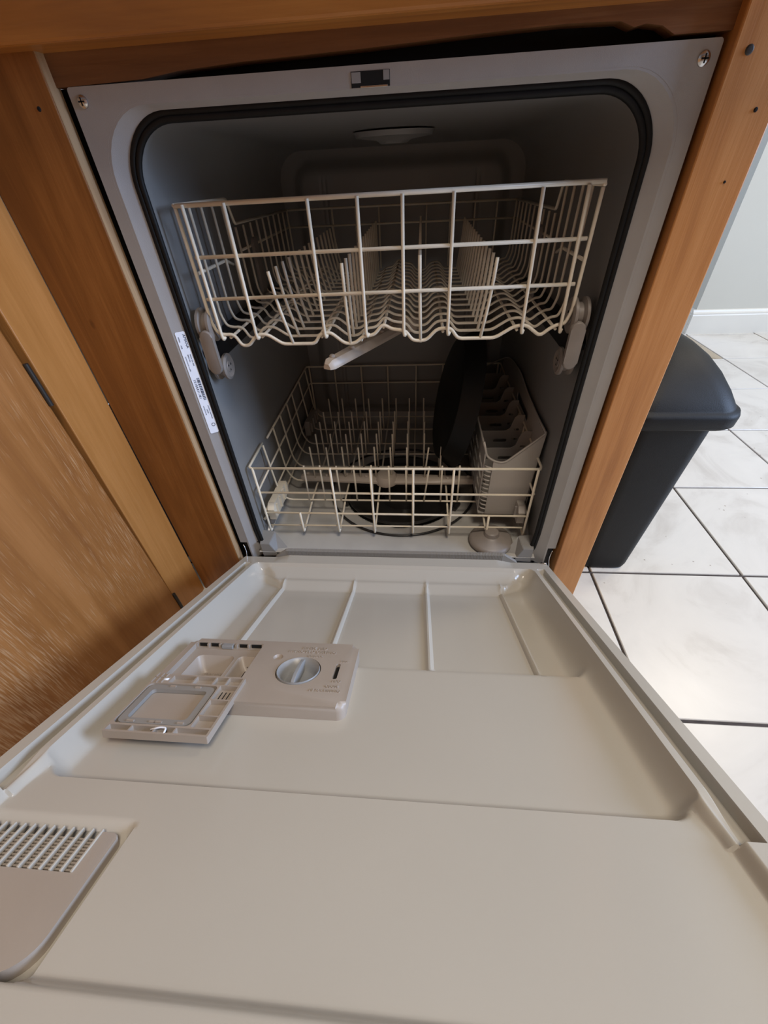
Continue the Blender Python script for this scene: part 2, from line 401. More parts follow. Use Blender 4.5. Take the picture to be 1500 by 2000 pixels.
cd = obj('door', slab(-0.86, -0.86, -0.0885, -0.1085, -0.430, -0.4085, 0.012, 0.80, 0.003), 'ply', lc)
obj('stile_backing', slab(-0.20, -0.20, -0.088, -0.088, -0.434, -0.431, 0.0, 0.861, 0), 'void', lc)
obj('cabinet_rail', box(-0.432, -0.410, -0.86, -0.0895, 0.804, 0.861, 0.001), 'stile', lc)
for zz in (0.498, 0.058):
    yy = -0.0885 - 0.020 * (zz - 0.012) / 0.788
    o = obj('hinge', sweep([(-0.4075, yy + .001, zz - 0.026), (-0.4075, yy + .0005, zz + 0.026)], 0.0030, 10), 'hinge', cd, smooth=True)
    o.location = Vector((0, 0, 0)); o['label'] = 'dark bronze hinge knuckle'
obj('carcass', box(-1.0, -0.4345, -1.7, -0.004, 0.0, 0.861), 'stile', lc)
lt = obj('worktop', box(-1.0, -0.385, -1.72, -0.1005, 0.862, 0.895, 0.003), 'counter')
lt['label'] = 'laminate worktop on the left cabinet run'; lt['category'] = 'countertop'

# ================================================================== DISHWASHER
dw = thing('dishwasher', 'grey built-in dishwasher with its door half open', 'dishwasher', (CX, 0.28, 0.0))
YF = 0.004
def uline(h, top, r, zb, y, n=10):
    P = [(CX - h, y, zb), (CX - h, y, (zb + top) / 2)]
    for i in range(n + 1):
        a = PI - (PI / 2) * i / n; P.append((CX - h + r + r * math.cos(a), y, top - r + r * math.sin(a)))
    for i in range(n + 1):
        a = PI / 2 - (PI / 2) * i / n; P.append((CX + h - r + r * math.cos(a), y, top - r + r * math.sin(a)))
    P += [(CX + h, y, (zb + top) / 2), (CX + h, y, zb)]
    return P
bm = bmesh.new()
loft([uline(.300, .752, .003, .132, YF + .012), uline(.300, .752, .003, .132, YF)], bm, closed=False)
loft([uline(.300, .752, .003, .132, YF), uline(.2868, .7385, .060, .132, YF)], bm, closed=False)
loft([uline(.2868, .7385, .060, .088, YF + .0001), uline(.2840, .7370, .059, .088, YF + .0001)], bm, closed=False)
loft([uline(.2840, .7370, .059, .088, YF + .0001), uline(.2822, .7362, .059, .088, YF + .0012), uline(.2700, .7320, .058, .088, YF + .0095),
      uline(.2620, .7285, .056, .088, YF + .0110), uline(.2600, .7275, .056, .088, YF + .013)], bm, closed=False)
fg = obj('front_flange', bm, 'flange', dw, smooth=True)
sb = bmesh.new()
def seal_path(h, top, r, y):
    P = uline(h, top, r, 0.16, y, 14)
    return [(CX - h + .010, y + .002, 0.094), (CX - h + .002, y, 0.125)] + P + [(CX + h - .002, y, 0.125), (CX + h - .010, y + .002, 0.094)]
sweep(seal_path(.2675, .7315, .058, YF + .0105), 0.0034, 8, sb)
sweep(seal_path(.2625, .7265, .054, YF + .0110), 0.0034, 8, sb)
obj('seal', sb, 'seal', dw, smooth='all')
# tub: walls and ceiling
rings = []
for y, dh, dt in ((YF + .011, 0, 0), (YF + .020, -.003, -.001), (0.045, -.0080, -.002), (0.30, -.006, 0.002), (0.53, -.003, 0.006), (0.56, 0.004, 0.012)):
    rings.append([(p[0], p[1], p[2]) for p in uline(.2600 - dh, .7240 - dt, .052, 0.100, y, 10)])
obj('tub', loft(rings, closed=False), 'tub', dw, smooth=True)
# tub floor with a well for the sump
FX, FY = 0.014, 0.2235
def zfloor(x, y):
    e = min(x - (CX - .2675), (CX + .2675) - x)
    z = 0.1065 + (.034 * ss(.05, .10, y)) * (1 - lin(0, .030, e)) ** 2 - 0.003 * ss(0, 0.1, y)
    z += 0.03 * (1 - lin(0, .03, .562 - y)) ** 2
    r = math.hypot(x - FX, y - FY)
    z -= 0.004 * (1 - ss(.158, .172, r)) + .02 * (1 - ss(.127, .135, r))
    return (x, y, z)
bm, _ = grid(frange(CX - .2675, CX + .2675, 134), frange(0.003, .562, 140), zfloor, skip=lambda x, y: math.hypot(x - FX, y - FY) < .1275)
obj('tub_floor', bm, 'tubf', dw, smooth=True)
# back wall with its raised rounded panel
def zback(x, z):
    u = x - CX; d = max(abs(u) - .165, abs(z - .42) - .24)
    qx, qz = max(abs(u) - .185, 0), max(abs(z - .42) - .235, 0)
    r = math.hypot(qx, qz)
    y = .560 - 0.014 * (1 - ss(.020, .045, r))
    for xc in (-.165, -.158, .158, .165): y += .003 * max(0, 1 - abs(u - xc) / .003) * (1 if z < .67 else 0)
    y -= 0.003 * ss(.15, .16, min(.16, abs(abs(u) - 0)) ) * 0
    return (x, y, z)
bm, _ = grid(frange(CX - .2600, CX + .2600, 172), frange(.10, .722, 110), zback)
obj('back_panel', bm, 'tub', dw, smooth=True)
# ceiling water spray cap
bm = lathe([(0, -.014), (.020, -.014), (.026, -.010), (.058, -.006), (.062, 0), (0, 0)], lambda a, b, h: (a, b * .8, h), 28)
o = obj('spray_cap', bm, 'tub', dw, (.006, .30, .7205), smooth=True)
# sump and filter
bm = lathe([(.132, .0), (.132, .003), (.128, .0045), (.124, .003), (.120, -.012), (.100, -.022), (.050, -.026), (.046, -.016), (.030, -.014), (0, -.012)], None, 56)
sp = obj('sump', bm, 'well', dw, (FX, FY, .1035), smooth=True)
obj('sump_ring', sweep([(.165 * math.cos(2 * PI * k / 64), .165 * math.sin(2 * PI * k / 64), 0) for k in range(64)], .0026, 6, closed=True), 'well', dw, (FX, FY, .1055), smooth='all')
def xybox(x0, x1, y0, y1, z0, z1, bev=0, ang=0, c=(0, 0)):
    bm = box(x0, x1, y0, y1, z0, z1, bev); bmesh.ops.rotate(bm, verts=bm.verts[:], cent=(c[0], c[1], 0), matrix=Matrix.Rotation(ang, 3, 'Z')); return bm
for a in (150, 205, 330, 25):
    c, s = math.cos(math.radians(a)), math.sin(math.radians(a))
    o = obj('filter_clip', xybox(-.012, .012, -.004, .004, 0, .007, .001, math.radians(a + 90)), 'well', dw, (FX + .140 * c, FY + .140 * s, .103))
# spray arms
def spray_arm(name, L, wid, h, nz, lab):
    P = []
    bm = bmesh.new(); rings = []
    for t, ww, hh in ((-1, .35, .6), (-.97, .62, 1), (-.5, .85, 1), (-.12, 1.0, 1), (0, 1.15, 1.0), (.12, 1.0, 1), (.5, .85, 1), (.97, .62, 1), (1, .35, .6)):
        a = wid / 2 * ww; b = h * hh
        rings.append([(t * L, -a, 0), (t * L, -a * .98, b * .45), (t * L, -a * .55, b), (t * L, a * .55, b), (t * L, a * .98, b * .45), (t * L, a, 0)])
    loft(rings, bm, True, True, True)
    o = obj(name, bm, 'arm', dw, smooth=True); o['label'] = lab
    for i in range(nz):
        t = -.92 + 1.84 * i / (nz - 1)
        if abs(t) < .12: continue
        n = obj('nozzle', lathe([(.0042, 0), (.0042, .0015), (.0025, .0032), (0, .0034)], None, 10), 'arm', o, (t * L, 0.003 * (-1) ** i, h), smooth=True, local=True)
    h_ = obj('hub', lathe([(.026, -.004), (.026, h * .7), (.020, h + .006), (0, h + .008)], None, 24), 'arm', o, (0, 0, 0), smooth=True, local=True)
    return o
o = spray_arm('lower_spray_arm', .198, .036, .010, 9, 'beige lower spray arm over the black sump'); o.location = Vector((-.021, .205, .1400)) - WP[dw.name]; o.rotation_euler = (0, 0, math.radians(-1.5))
o = spray_arm('upper_spray_arm', .228, .034, .012, 11, 'beige upper spray arm under the top rack'); o.location = Vector((.0225, .232, .462)) - WP[dw.name]; o.rotation_euler = (0, 0, math.radians(62.5))
# float
bm = lathe([(0, .033), (.010, .033), (.0130, .031), (.0150, .0235), (.020, .0205), (.0355, .0165), (.0405, .013), (.0420, .010), (.0420, .0075), (.038, .006), (.010, .004), (.010, -.01), (0, -.01)], None, 48)
obj('float_cap', bm, 'roller', dw, (.1940, .0450, .1030), smooth=True)['label'] = 'round beige mushroom-shaped float cap'
# front corner blocks, lip strip with fine ribs
for s in (-1, 1):
    bm = bmesh.new(); X = lambda a: CX + s * a
    co = [(X(.262), .004, .094), (X(.231), .004, .096), (X(.2430), .004, .1280), (X(.262), .004, .1280), (X(.268), .046, .100), (X(.206), .012, .100), (X(.2400), .038, .1310), (X(.268), .042, .1310)]
    v = [bm.verts.new(c) for c in co]
    for q in ((0, 1, 2, 3), (4, 7, 6, 5), (0, 4, 5, 1), (1, 5, 6, 2), (2, 6, 7, 3), (3, 7, 4, 0)): bm.faces.new([v[i] for i in q])
    bmesh.ops.bevel(bm, geom=bm.edges[:], offset=.0008, segments=2, affect='EDGES')
    obj('corner_block', bm, 'tub', dw)
bm = prism([(CX - .236, .096), (CX + .236, .096), (CX + .232, .101), (CX + .210, .1175), (CX - .210, .1175), (CX - .232, .101)], lambda a, b, h: (a, h, b), .0035, -.0035)
for i in range(150):
    x = CX - .206 + .412 * i / 149; bx(bm, x - .0007, x + .0007, -.0044, .0042, .1010, .1182)
obj('lip_gasket', bm, 'gasket', dw)['label'] = 'finely ribbed grey gasket strip between tub and door'
# black boxes painted in for the dark space either side of the hinge
for s in (-1, 1):
    x0, x1 = sorted((CX + s * .3020, CX + s * .276))
    obj('hinge_gap_dark', box(x0, x1, .020, .045, .03, .132), 'black', dw)
    obj('hinge_spring', sweep(fillet([(CX + s * .297, .006, .124), (CX + s * .293, .002, .108), (CX + s * .2945, -.006, .092)], .01), .0011, 6), 'steel', dw, smooth='all')
obj('tub_shell', box(CX - .301, CX + .301, .565, .575, .05, .75), 'black', dw)
obj('kick_plate', box(CX - .297, CX + .297, .03, .035, .0, .09), 'black', dw)
# latch slot: slightly proud near-black box painted in for the dark recess
bm = box(-.0175, .0185, YF - .0004, YF + .006, .7320 + .0055, .7505 - .0025)
ls = obj('latch_slot', bm, 'void', dw)
obj('latch_plate', box(-.0170, -.0085, YF - .0007, YF, .7405, .7475), 'knob', ls, (0, 0, 0)).location = (0, 0, 0)
obj('latch_plate', box(.0125, .0180, YF - .0007, YF, .7415, .7478), 'knob', ls).location = (0, 0, 0)
obj('strike', box(-.0090, .0165, YF - .0008, YF + .001, .7370, .7385, .0003), 'steel', ls).location = (0, 0, 0)
# corner screws
for sx, sz, r in ((CX - .288, .7415, .0052), (CX + .288, .7400, .0052)):
    bm = lathe([(0, -.0030), (r * .55, -.0028), (r * .95, -.0012), (r, 0), (r * 1.35, .0002), (r * 1.4, .0006), (0, .0006)], lambda a, b, h: (a, h, b), 22)
    sc = obj('screw', bm, 'steel', dw, (sx, YF, sz), smooth=True)
    obj('screw_slot', box(-.0030, .0030, -.0032, -.0024, -.0006, .0006), 'void', sc, (0, 0, 0), local=True)
    obj('screw_slot', box(-.0006, .0006, -.0032, -.0024, -.0030, .0030), 'void', sc, (0, 0, 0), local=True)
for z in (.150, .128):
    obj('rivet', lathe([(0, -.0008), (.0014, -.0006), (.0018, 0), (0, 0)], lambda a, b, h: (a, h, b), 10), 'hinge', dw, (CX - .2700, YF + .0092, z - .025))
# rating label on the recessed band of the flange
def lab_plane(a, b, h): return (a, h, b)
lb = bmesh.new()
prism(rrect(-.0065, .0065, -.0760, .0760, .002, 3), lambda a, b, h: (a, h, b), -.0004, .0, lb)
LB = obj('rating_label', lb, 'label', dw, (CX - .2758, YF + .0049, .4480)); LB['label'] = 'white printed rating label down the left flange'
LB.rotation_euler = (0, 0, math.radians(34.2))
def lab_text(s, size, u, v):
    me = text_mesh(s, size, 0.0001)
    o = obj('lettering', me, 'ink', LB, local=True)
    o.rotation_euler = Matrix(((0, 1, 0), (0, 0, -1), (-1, 0, 0))).to_euler()
    o.location = (u, -.0006, v); return o
lab_text('AMANA', .0052, .0022, .0725); lab_text('MODEL', .0022, -.0045, .0700); lab_text('ADB', .0022, -.0045, .0590)
lab_text('MODEL NO. ADB', .0021, .0028, .046); lab_text('SERIAL NO.', .0021, -.0002, .046); lab_text('120 VOLTS 60 HZ 12 AMPS', .0018, -.0040, .044)
lab_text('AUTOMATIC DISHWASHER', .0018, .0030, -.030); lab_text('LISTED', .0022, -.0002, -.036); lab_text('FOR BUILT-IN USE', .0018, -.0035, -.030)
bm = bmesh.new(); z = .012; random.seed(3)
while z > -.022:
    t = random.choice((.0005, .0009, .0014)); bx(bm, .0005, .0045, -.0006, -.0004, z - t, z); z -= t + random.choice((.0005, .0010))
z = .010
while z > -.018:
    t = random.choice((.0006, .0012)); bx(bm, -.0040, -.0010, -.0006, -.0004, z - t, z); z -= t + random.choice((.0008, .0016))
obj('bar_code', bm, 'ink', LB, local=True)
bm = lathe([(.0028, -.0006), (.0028, -.0004), (.0020, -.0004), (.0020, -.0006)], lambda a, b, h: (a + .002, h, b - .062), 16)
obj('certification_mark', bm, 'ink', LB, local=True)
# rollers and rails for the upper rack
for s in (-1, 1):
    xw = CX + s * .2565
    def side(a, b, h, s=s): return (-s * h, a, b)          # h grows away from the wall
    rail = prism([(0.030, .4905), (0.055, .4995), (0.40, .4995), (0.40, .4745), (0.055, .4745), (0.030, .483)], side, -.011, .012)
    obj('slide_rail', rail, 'black', dw, (xw, 0, 0), smooth=True)['label'] = 'black slide rail of the upper rack'
    for (yy, zz, r) in ((.040, .524, .0215), (.046, .463, .0185)):
        prof = [(0, 0), (r, 0), (r, .0035), (r * .72, .006), (r * .72, .0115), (r, .014), (r, .0175), (r * .80, .0195), (r * .45, .0180), (r * .40, .0190), (0, .0190)]
        ro = obj('roller', lathe(prof, side, 30), 'roller', dw, (xw, yy, zz), smooth=True)
        bm = bmesh.new()
        for k in range(3):
            a = 2 * PI * k / 3 + .4
            prism([(math.cos(a + .2) * r * .12, math.sin(a + .2) * r * .12), (math.cos(a - .2) * r * .34, math.sin(a - .2) * r * .34), (math.cos(a + .35) * r * .34, math.sin(a + .35) * r * .34)], side, .0186, .0194, bm)
        obj('roller_socket', bm, 'void', ro, (0, 0, 0), local=True)
    P = []
    for i in range(13): a = PI * i / 12; P.append((.0090 * math.cos(a), .021 + .009 * math.sin(a)))
    for i in range(13): a = PI + PI * i / 12; P.append((.0090 * math.cos(a), -.021 + .009 * math.sin(a)))
    bm = prism([(p[1], p[0]) for p in P], lambda a, b, h, s=s: (b, h, a), 0, -.007, bev=.002)
    st = obj('rail_stop', bm, 'roller', dw, (xw - s * .011, .022, .4920), smooth=True); st['label'] = 'rounded taupe end stop between the rollers'
    st.rotation_euler = (0, 0, 0)

# ------------------------------------------------------------------ the door
TH = math.radians(27.1096); ZD = 0.097593
def dlev(x, s):
    u = abs(x)
    main = (-.010 + .011 * ss(.611, .622, s)) * ss(.034, .07, s)
    ridge_in = .2605 + .004 * ss(.485, .512, s)
    def tray(hx, s0, s1, r, k):
        sm = (s0 + s1) / 2; q = s - sm
        dx = u - (hx - r); ds = abs(q) - ((s1 - s0) / 2 - r)
        d = math.hypot(max(dx, 0), max(ds, 0)) + min(max(dx, ds), 0) - r; hz = 0
        if q < 0 and ds > dx: hz = ss(0, .02, ds - dx); d *= 1 - (1 - k) * hz
        return -d, 1.8 - .8 * hz
    def prof(de, w_): return 1 - (1 - lin(0, w_, de[0])) ** de[1]
    deep = -.033 * prof(tray(.2605, .030, .3330, .030, .55), .031)
    mid = -.021 * prof(tray(.2605, .026, .5040, .026, .55), .018)
    if s < .5175:
        base = main * (1 - ss(ridge_in - .008, ridge_in, u))
        z = min(base, deep, mid)
        z -= .0105 * ss(.2672, .2695, u) * (1 - ss(.2785, .2805, u))
        z -= .0055 * ss(.478, .512, s) * ss(ridge_in - .006, ridge_in + .002, u) * (1 - ss(.2672, .2695, u))
    else:
        z = main * (1 - ss(.2600, .2680, u))
    # raised lip at the hinge side
    lip = .0070 * (1 - lin(.200, .226, u)) * (1 - lin(.004, .036, s))
    if s < .036: z = lip + (-.002 if s < .003 else 0)
    # long ribs on the basin floor
    for xc in (-.193, -.063, .067, .197):
        t = abs(x - xc)
        if t < .006 and .045 < s < .324:
            wd = .0015 + .003 * lin(.045, .09, s); amp = .0045 * ss(.045, .095, s) * (1 - ss(.30, .321, s))
            z += amp * max(0, 1 - (t / wd) ** 2)
    # vent recess
    if -.262 < x < -.148 and .527 < s < .621:
        dx = min(x + .262, -.148 - x); v = ss(0, .004, dx) * ss(.527, .541, s) * (1 - ss(.6165, .6195, s))
        z -= .008 * v
        if -.2575 < x < -.165 and .5355 < s < .566: z -= .010
    # pocket under the open detergent cup
    if -.218 < x < -.142 and .303 < s < .381: z = -.040
    return z
xs = [-.2930, -.2925] + frange(-.290, -.255, 56) + frange(-.2535, .2535, 216) + frange(.255, .290, 56) + [.2925, .2930]
sl = [0.0, .0006] + frange(.003, .045, 20) + frange(.048, .47, 140) + frange(.4715, .53, 56) + frange(.5325, .60, 28) + frange(.6015, .63, 20) + frange(.635, .705, 8)
def dfn(x, s):
    z = dlev(x, s)
    if abs(x) > .2928: z -= .0010
    return (x, -s, z)
bm, V = grid(xs, sl, dfn)
# skirt
def skirt(line, dz):
    low = [bm.verts.new((v.co.x, v.co.y, dz)) for v in line]
    for i in range(len(line) - 1): bm.faces.new((line[i], line[i + 1], low[i + 1], low[i]))
    return low
skirt([r[0] for r in V], -.046); skirt([r[-1] for r in V], -.046); skirt(V[0], -.046); skirt(V[-1], -.046)
DR = obj('door', bm, 'door', dw, smooth=True)
DR['label'] = 'half-open door with pale grey-beige glossy moulded liner'
DR.location = Vector((0, 0, ZD)) - WP[dw.name]; DR.rotation_euler = (-TH, 0, 0)
WP[DR.name] = Vector((0, 0, ZD))
def dobj(name, bm, mat, loc=(0, 0, 0), smooth=False): return obj(name, bm, mat, DR, loc, smooth, local=True)
dobj('outer_panel', box(-.2925, .2925, -.705, -.006, -.064, -.0465, .003), 'flange')
dobj('hinge_pin', sweep([(.283, -.004, .0005), (.2915, -.010, .0012)], .0022, 8), 'steel', smooth='all')
# dispenser (coordinates x, -s, n)
TOP = -.005; BOT = -.022
def rb(x0, x1, s0, s1, n0, n1, r, bev=0.0):
    return prism(rrect(x0, x1, -s1, -s0, r), lambda a, b, h: (a, b, h), n0, n1, bev=bev)
body = rb(-.2345, -.0195, .297, .4085, BOT, TOP, .009, .0068)
cut = [rb(-.2270, -.1400, .303, .378, -.0120, .01, .004), rb(-.2160, -.1770 + .008, .322, .374, -.06, .01, .007), rb(-.1650, -.1415, .322, .374, -.06, .01, .006),
       rb(-.2400, -.1345, .378, .42, -.0125, .01, .001)]
cut.append(lathe([(.0245, -.0200), (.0262, .01)], lambda a, b, h: (a - .0818, b - .3535, h), 40))
for c in cut[-1:]: bmesh.ops.holes_fill(c, edges=c.edges[:])
cut.append(lathe([(0, -.0085), (.004, -.0082), (.0064, -.0040), (.0064, .01), (0, .01)], lambda a, b, h: (a - .1130, b - .3300, h), 20))
cut.append(rb(-.0410, -.0360, .338, .3660, -.012, .01, .00245))
me = boolean(body, cut)
dp = dobj('dispenser_body', me, 'disp', smooth=True)
dp['label'] = 'raised taupe detergent and rinse aid dispenser'
# pockets (liners of the two cups)
def cup(x0, x1, s0, s1, r, dep):
    ins = .006
    rings = [[(a, b, TOP - .0072) for a, b in rrect(x0 - .0012, x1 + .0012, -s1 - .0012, -s0 + .0012, r + .001)], [(a, b, TOP - .0068) for a, b in rrect(x0, x1, -s1, -s0, r)],
             [(a, b, dep + .004) for a, b in rrect(x0 + ins * .8, x1 - ins * .8, -s1 + ins, -s0 - ins, r)], [(a, b, dep) for a, b in rrect(x0 + ins + .002, x1 - ins - .002, -s1 + ins + .002, -s0 - ins - .002, r)]]
    return loft(rings, None, True, False, True)
dobj('detergent_cup', cup(-.2160, -.1690, .322, .374, .007, -.030), 'disp', smooth=True)
dobj('prewash_cup', cup(-.1650, -.1415, .322, .374, .006, -.026), 'disp', smooth=True)
for t, yy in (('MAIN WASH', .336), ('COVER FOR', .350), ('HEAVY WASH', .356)):
    o = dobj('embossed_lettering', text_mesh(t, .0042, .00025, 'CENTER'), 'disp', (-.1925, -yy, -.0295))
# wall of small windows at the back of the dispenser
bm = bmesh.new()
bx(bm, -.2270, -.1400, -.3045, -.3030, -.012, -.0052)
for x in (-.2265, -.2110, -.1960, -.1745, -.1590, -.1405): bx(bm, x - .0012, x + .0012, -.3085, -.3035, -.012, -.0056)
bx(bm, -.2270, -.1400, -.3095, -.3040, -.0128, -.0105)
obj('catch_wall', bm, 'disp', DR, local=True)
bm = bmesh.new()
for a, b in ((-.2235, -.2135), (-.2085, -.1985), (-.1715, -.1615), (-.1560, -.1430)): bx(bm, a, b, -.3055, -.3050, -.0105, -.0060)
dobj('catch_opening', bm, 'void')
dobj('latch', box(-.1930, -.1785, -.3105, -.3040, -.0105, -.0058, .0008), 'knob')['label'] = 'small grey release latch'
# knob
bm = lathe([(.0243, -.0190), (.0243, -.0055), (.0236, -.0038), (.0228, -.0042), (.0195, -.0105), (.0185, -.0120), (.0165, -.0165), (.0155, -.0172), (0, -.0174)], lambda a, b, h: (a - .0818, b - .3535, h), 48)
kn = dobj('rinse_aid_knob', bm, 'knob', smooth=True); kn['label'] = 'round grey rinse aid cap'
bm = prism([(-.0160, -.0170), (-.0225, -.0060), (-.0190, -.0040), (-.010, -.0020), (.010, -.0020), (.0190, -.0040), (.0225, -.0060), (.0160, -.0170)], lambda a, b, h: (h, a, b), -.0019, .0019, bev=.0006)
gr = dobj('knob_grip', bm, 'knob', (-.0818, -.3535, 0), smooth=True); gr.rotation_euler = (0, 0, math.radians(-1))
dobj('level_window', rb(-.0412, -.0358, .3378, .3662, -.0125, -.0092, .00245), 'void')
def emb(t, size, x, s, al='CENTER'): dobj('embossed_lettering', text_mesh(t, size, .0007, al), 'disp', (x, -s, TOP))
emb('RINSE AID', .0068, -.0730, .3120); emb('IMPROVED DRYING', .0066, -.0745, .3195); emb('UNLOCK', .0044, -.0690, .3275)
emb('FULL', .0040, -.0325, .3350); emb('ADD', .0046, -.0350, .3715); emb('CLOSE', .0050, -.0380, .3805); emb('AFTER FILLING', .0050, -.0445, .3875)
# open lid: a shallow ribbed tray lying towards the camera
lid = rb(-.2310, -.1318, .3775, .4600, -.0075, .0000, .0012)
cut = [rb(-.2290, -.1545, .3930, .4495, -.0055, .01, .005), rb(-.1530, -.1340, .3925, .4125, -.0055, .01, .0008), rb(-.1530, -.1340, .4140, .4345, -.0055, .01, .0008), rb(-.1530, -.1340, .4360, .4500, -.0055, .01, .0008)]
for a, b in ((-.2290, -.2080), (-.2068, -.1850), (-.1838, -.1660), (-.1648, -.1340)): cut.append(rb(a, b, .4518, .4582, -.0055, .01, .0006))
for a, b in ((-.2110, -.1860), (-.1845, -.1640), (-.1625, -.1500), (-.1488, -.1340)): cut.append(rb(a, b, .3795, .3912, -.0050, .01, .0006))
ld = dobj('dispenser_lid', boolean(lid, cut), 'disp', smooth=True); ld['label'] = 'open ribbed lid of the detergent cup'
def ringm(x0, x1, s0, s1, r, wdt, n0, n1):
    A = rrect(x0, x1, -s1, -s0, r); B = rrect(x0 + wdt, x1 - wdt, -s1 + wdt, -s0 - wdt, max(r - wdt * .5, .001))
    rings = [[(a, b, n0) for a, b in A], [(a, b, n1) for a, b in A], [(a, b, n1) for a, b in B], [(a, b, n0) for a, b in B]]
    return loft(rings, None, True)
dobj('lid_gasket', ringm(-.2275, -.1560, .3945, .4480, .007, .0065, -.0050, -.0008), 'gasket', smooth=True)['label'] = 'grey rubber gasket ring in the lid'
bm = bmesh.new()
for x0 in (-.205, -.178): bx(bm, x0, x0 + .006, -.3975, -.3955, -.001, .0003); bx(bm, x0 - .012, x0 - .005, -.4470, -.4450, -.001, .0003); bx(bm, x0 + .01, x0 + .016, -.4470, -.4450, -.001, .0003)
dobj('gasket_tab', bm, 'disp')
bm = bmesh.new()
for i in range(4): bx(bm, -.1500 + .0042 * i, -.1492 + .0042 * i, -.4110, -.3960, -.0054, -.0050)
dobj('lid_slots', bm, 'void')
dobj('hinge_pin', sweep([(-.2190, -.3860, -.0012), (-.2135, -.3860, -.0012)], .0022, 10), 'label', smooth='all')['label'] = 'white plastic hinge pin'
dobj('spring_clip', sweep(fillet([(-.1880, -.4545, -.001), (-.1800, -.4530, .0006), (-.1740, -.4530, .0004), (-.1730, -.4590, -.0008)], .002), .0009, 6), 'label', smooth='all')
bm = bmesh.new()
for i in range(3): bx(bm, -.2300 + i * .0055, -.2288 + i * .0055, -.3925, -.3770, -.003, .0012)
bx(bm, -.2305, -.2130, -.3850, -.3838, -.003, .0012)
dobj('lid_hinge', bm, 'disp')
dobj('hinge_boss', rb(-.2400, -.2310, .376, .392, -.020, -.0085, .003, .0015), 'disp', smooth=True)
# vent cover
NV = -.0095
pl = prism(rrect(-.2580, -.1548, -.6135, -.5385, .004), lambda a, b, h: (a, b, h), -.0190, NV, bev=.0010)
# rounder far corner is approximated by a second cut
cut = [rb(-.2520, -.1680, .5370, .5648, -.05, .01, .0005)]
cb = bmesh.new(); R = .018; px, ps = -.1548, .6135
P = [(px + .01, -(ps + .01)), (px + .01, -(ps - R))] + [(px - R + R * math.cos(a), -(ps - R) - R * math.sin(a)) for a in [PI / 2 * k / 8 for k in range(9)]] + [(px - R, -(ps + .01))]
prism(P, lambda a, b, h: (a, b, h), -.03, .01, cb); cut.append(cb)
vc = dobj('vent_cover', boolean(pl, cut), 'disp', smooth=True); vc['label'] = 'taupe slotted vent cover in the liner'
p0 = None
for i in range(12):
    x = -.1685 - i * .0074
    if p0 is None:
        p0 = dobj('vent_bar', box(-.0009, .0009, -.5648, -.5370, -.0122, NV + .0010, .0004, 1), 'door', (x, 0, 0)); 
    else: copy_to(p0, DR, (x, 0, 0))
p0 = None
for i in range(11):
    s = .5425 + i * .00215
    if p0 is None: p0 = dobj('vent_slat', box(-.2520, -.1690, -.00055, .00055, -.0145, -.0120), 'disp', (0, -s, 0))
    else: copy_to(p0, DR, (0, -s, 0))
dobj('vent_backing', box(-.2560, -.1660, -.5655, -.5358, -.0260, -.0256), 'void')

# ================================================================== UPPER RACK
UR = thing('upper_rack', 'cream wire upper rack with wavy base, hanging on rollers', 'dish rack', (.003, .27, .50))
RX = .003
def wire(name, pts, r=.0019, rad=0.0, parent=UR, n=7): 
    if rad: pts = fillet(pts, rad, 3)
    return obj(name, sweep(pts, r, n), 'wire', parent, smooth='all')
wire('top_rail', [(RX - .2410, .030, .6560), (RX + .2410, .030, .6590)], .0025)
wire('front_rail', [(RX - .2320, .0290, .6045), (RX + .2345, .0290, .6085)], .0022)
wire('front_rail', [(RX - .2330, .0290, .5575), (RX + .2330, .0290, .5625)], .0022)
for xt, xb in ((-.2265, -.2234), (-.1768, -.1742), (-.0795, -.0789), (-.0228, -.0224), (.0280, .0281), (.0846, .0860), (.1795, .1814), (.2270, .2298)):
    wire('front_wire', [(xt, .0275, .6570), (xb, .0270, .5120), (xb + .001, .0275, .5065), (xb + .003, .0310, .5100)], .0022, .002)
prof = [(-.2295, .5150), (-.2200, .5125), (-.2070, .5130), (-.1990, .4975), (-.1890, .4975), (-.1745, .5120), (-.1600, .5120), (-.1400, .4985), (-.0940, .4985), (-.0865, .5110), (-.0720, .5130), (-.0530, .4975), (-.0390, .4975), (-.0270, .5070), (-.0120, .5080), (.0000, .5220), (.0120, .5150), (.0300, .5130), (.0400, .4995), (.0580, .4995), (.0720, .5140), (.0900, .5150), (.1000, .5010), (.1490, .5010), (.1720, .5150), (.1870, .5165), (.2070, .5020), (.2170, .5110), (.2270, .5160), (.2350, .5165)]
NR = 15
for i in range(NR):
    y = .0305 + i * .0345
    zt = .654 if y < .20 else .619
    pts = [(RX - .2395, y, zt), (RX - .2375, y, .530)] + [(a, y, b) for a, b in prof] + [(RX + .2375, y, .532), (RX + .2395, y, zt)]
    wire('basket_wire', pts, .0019 if i else .0023, .006)
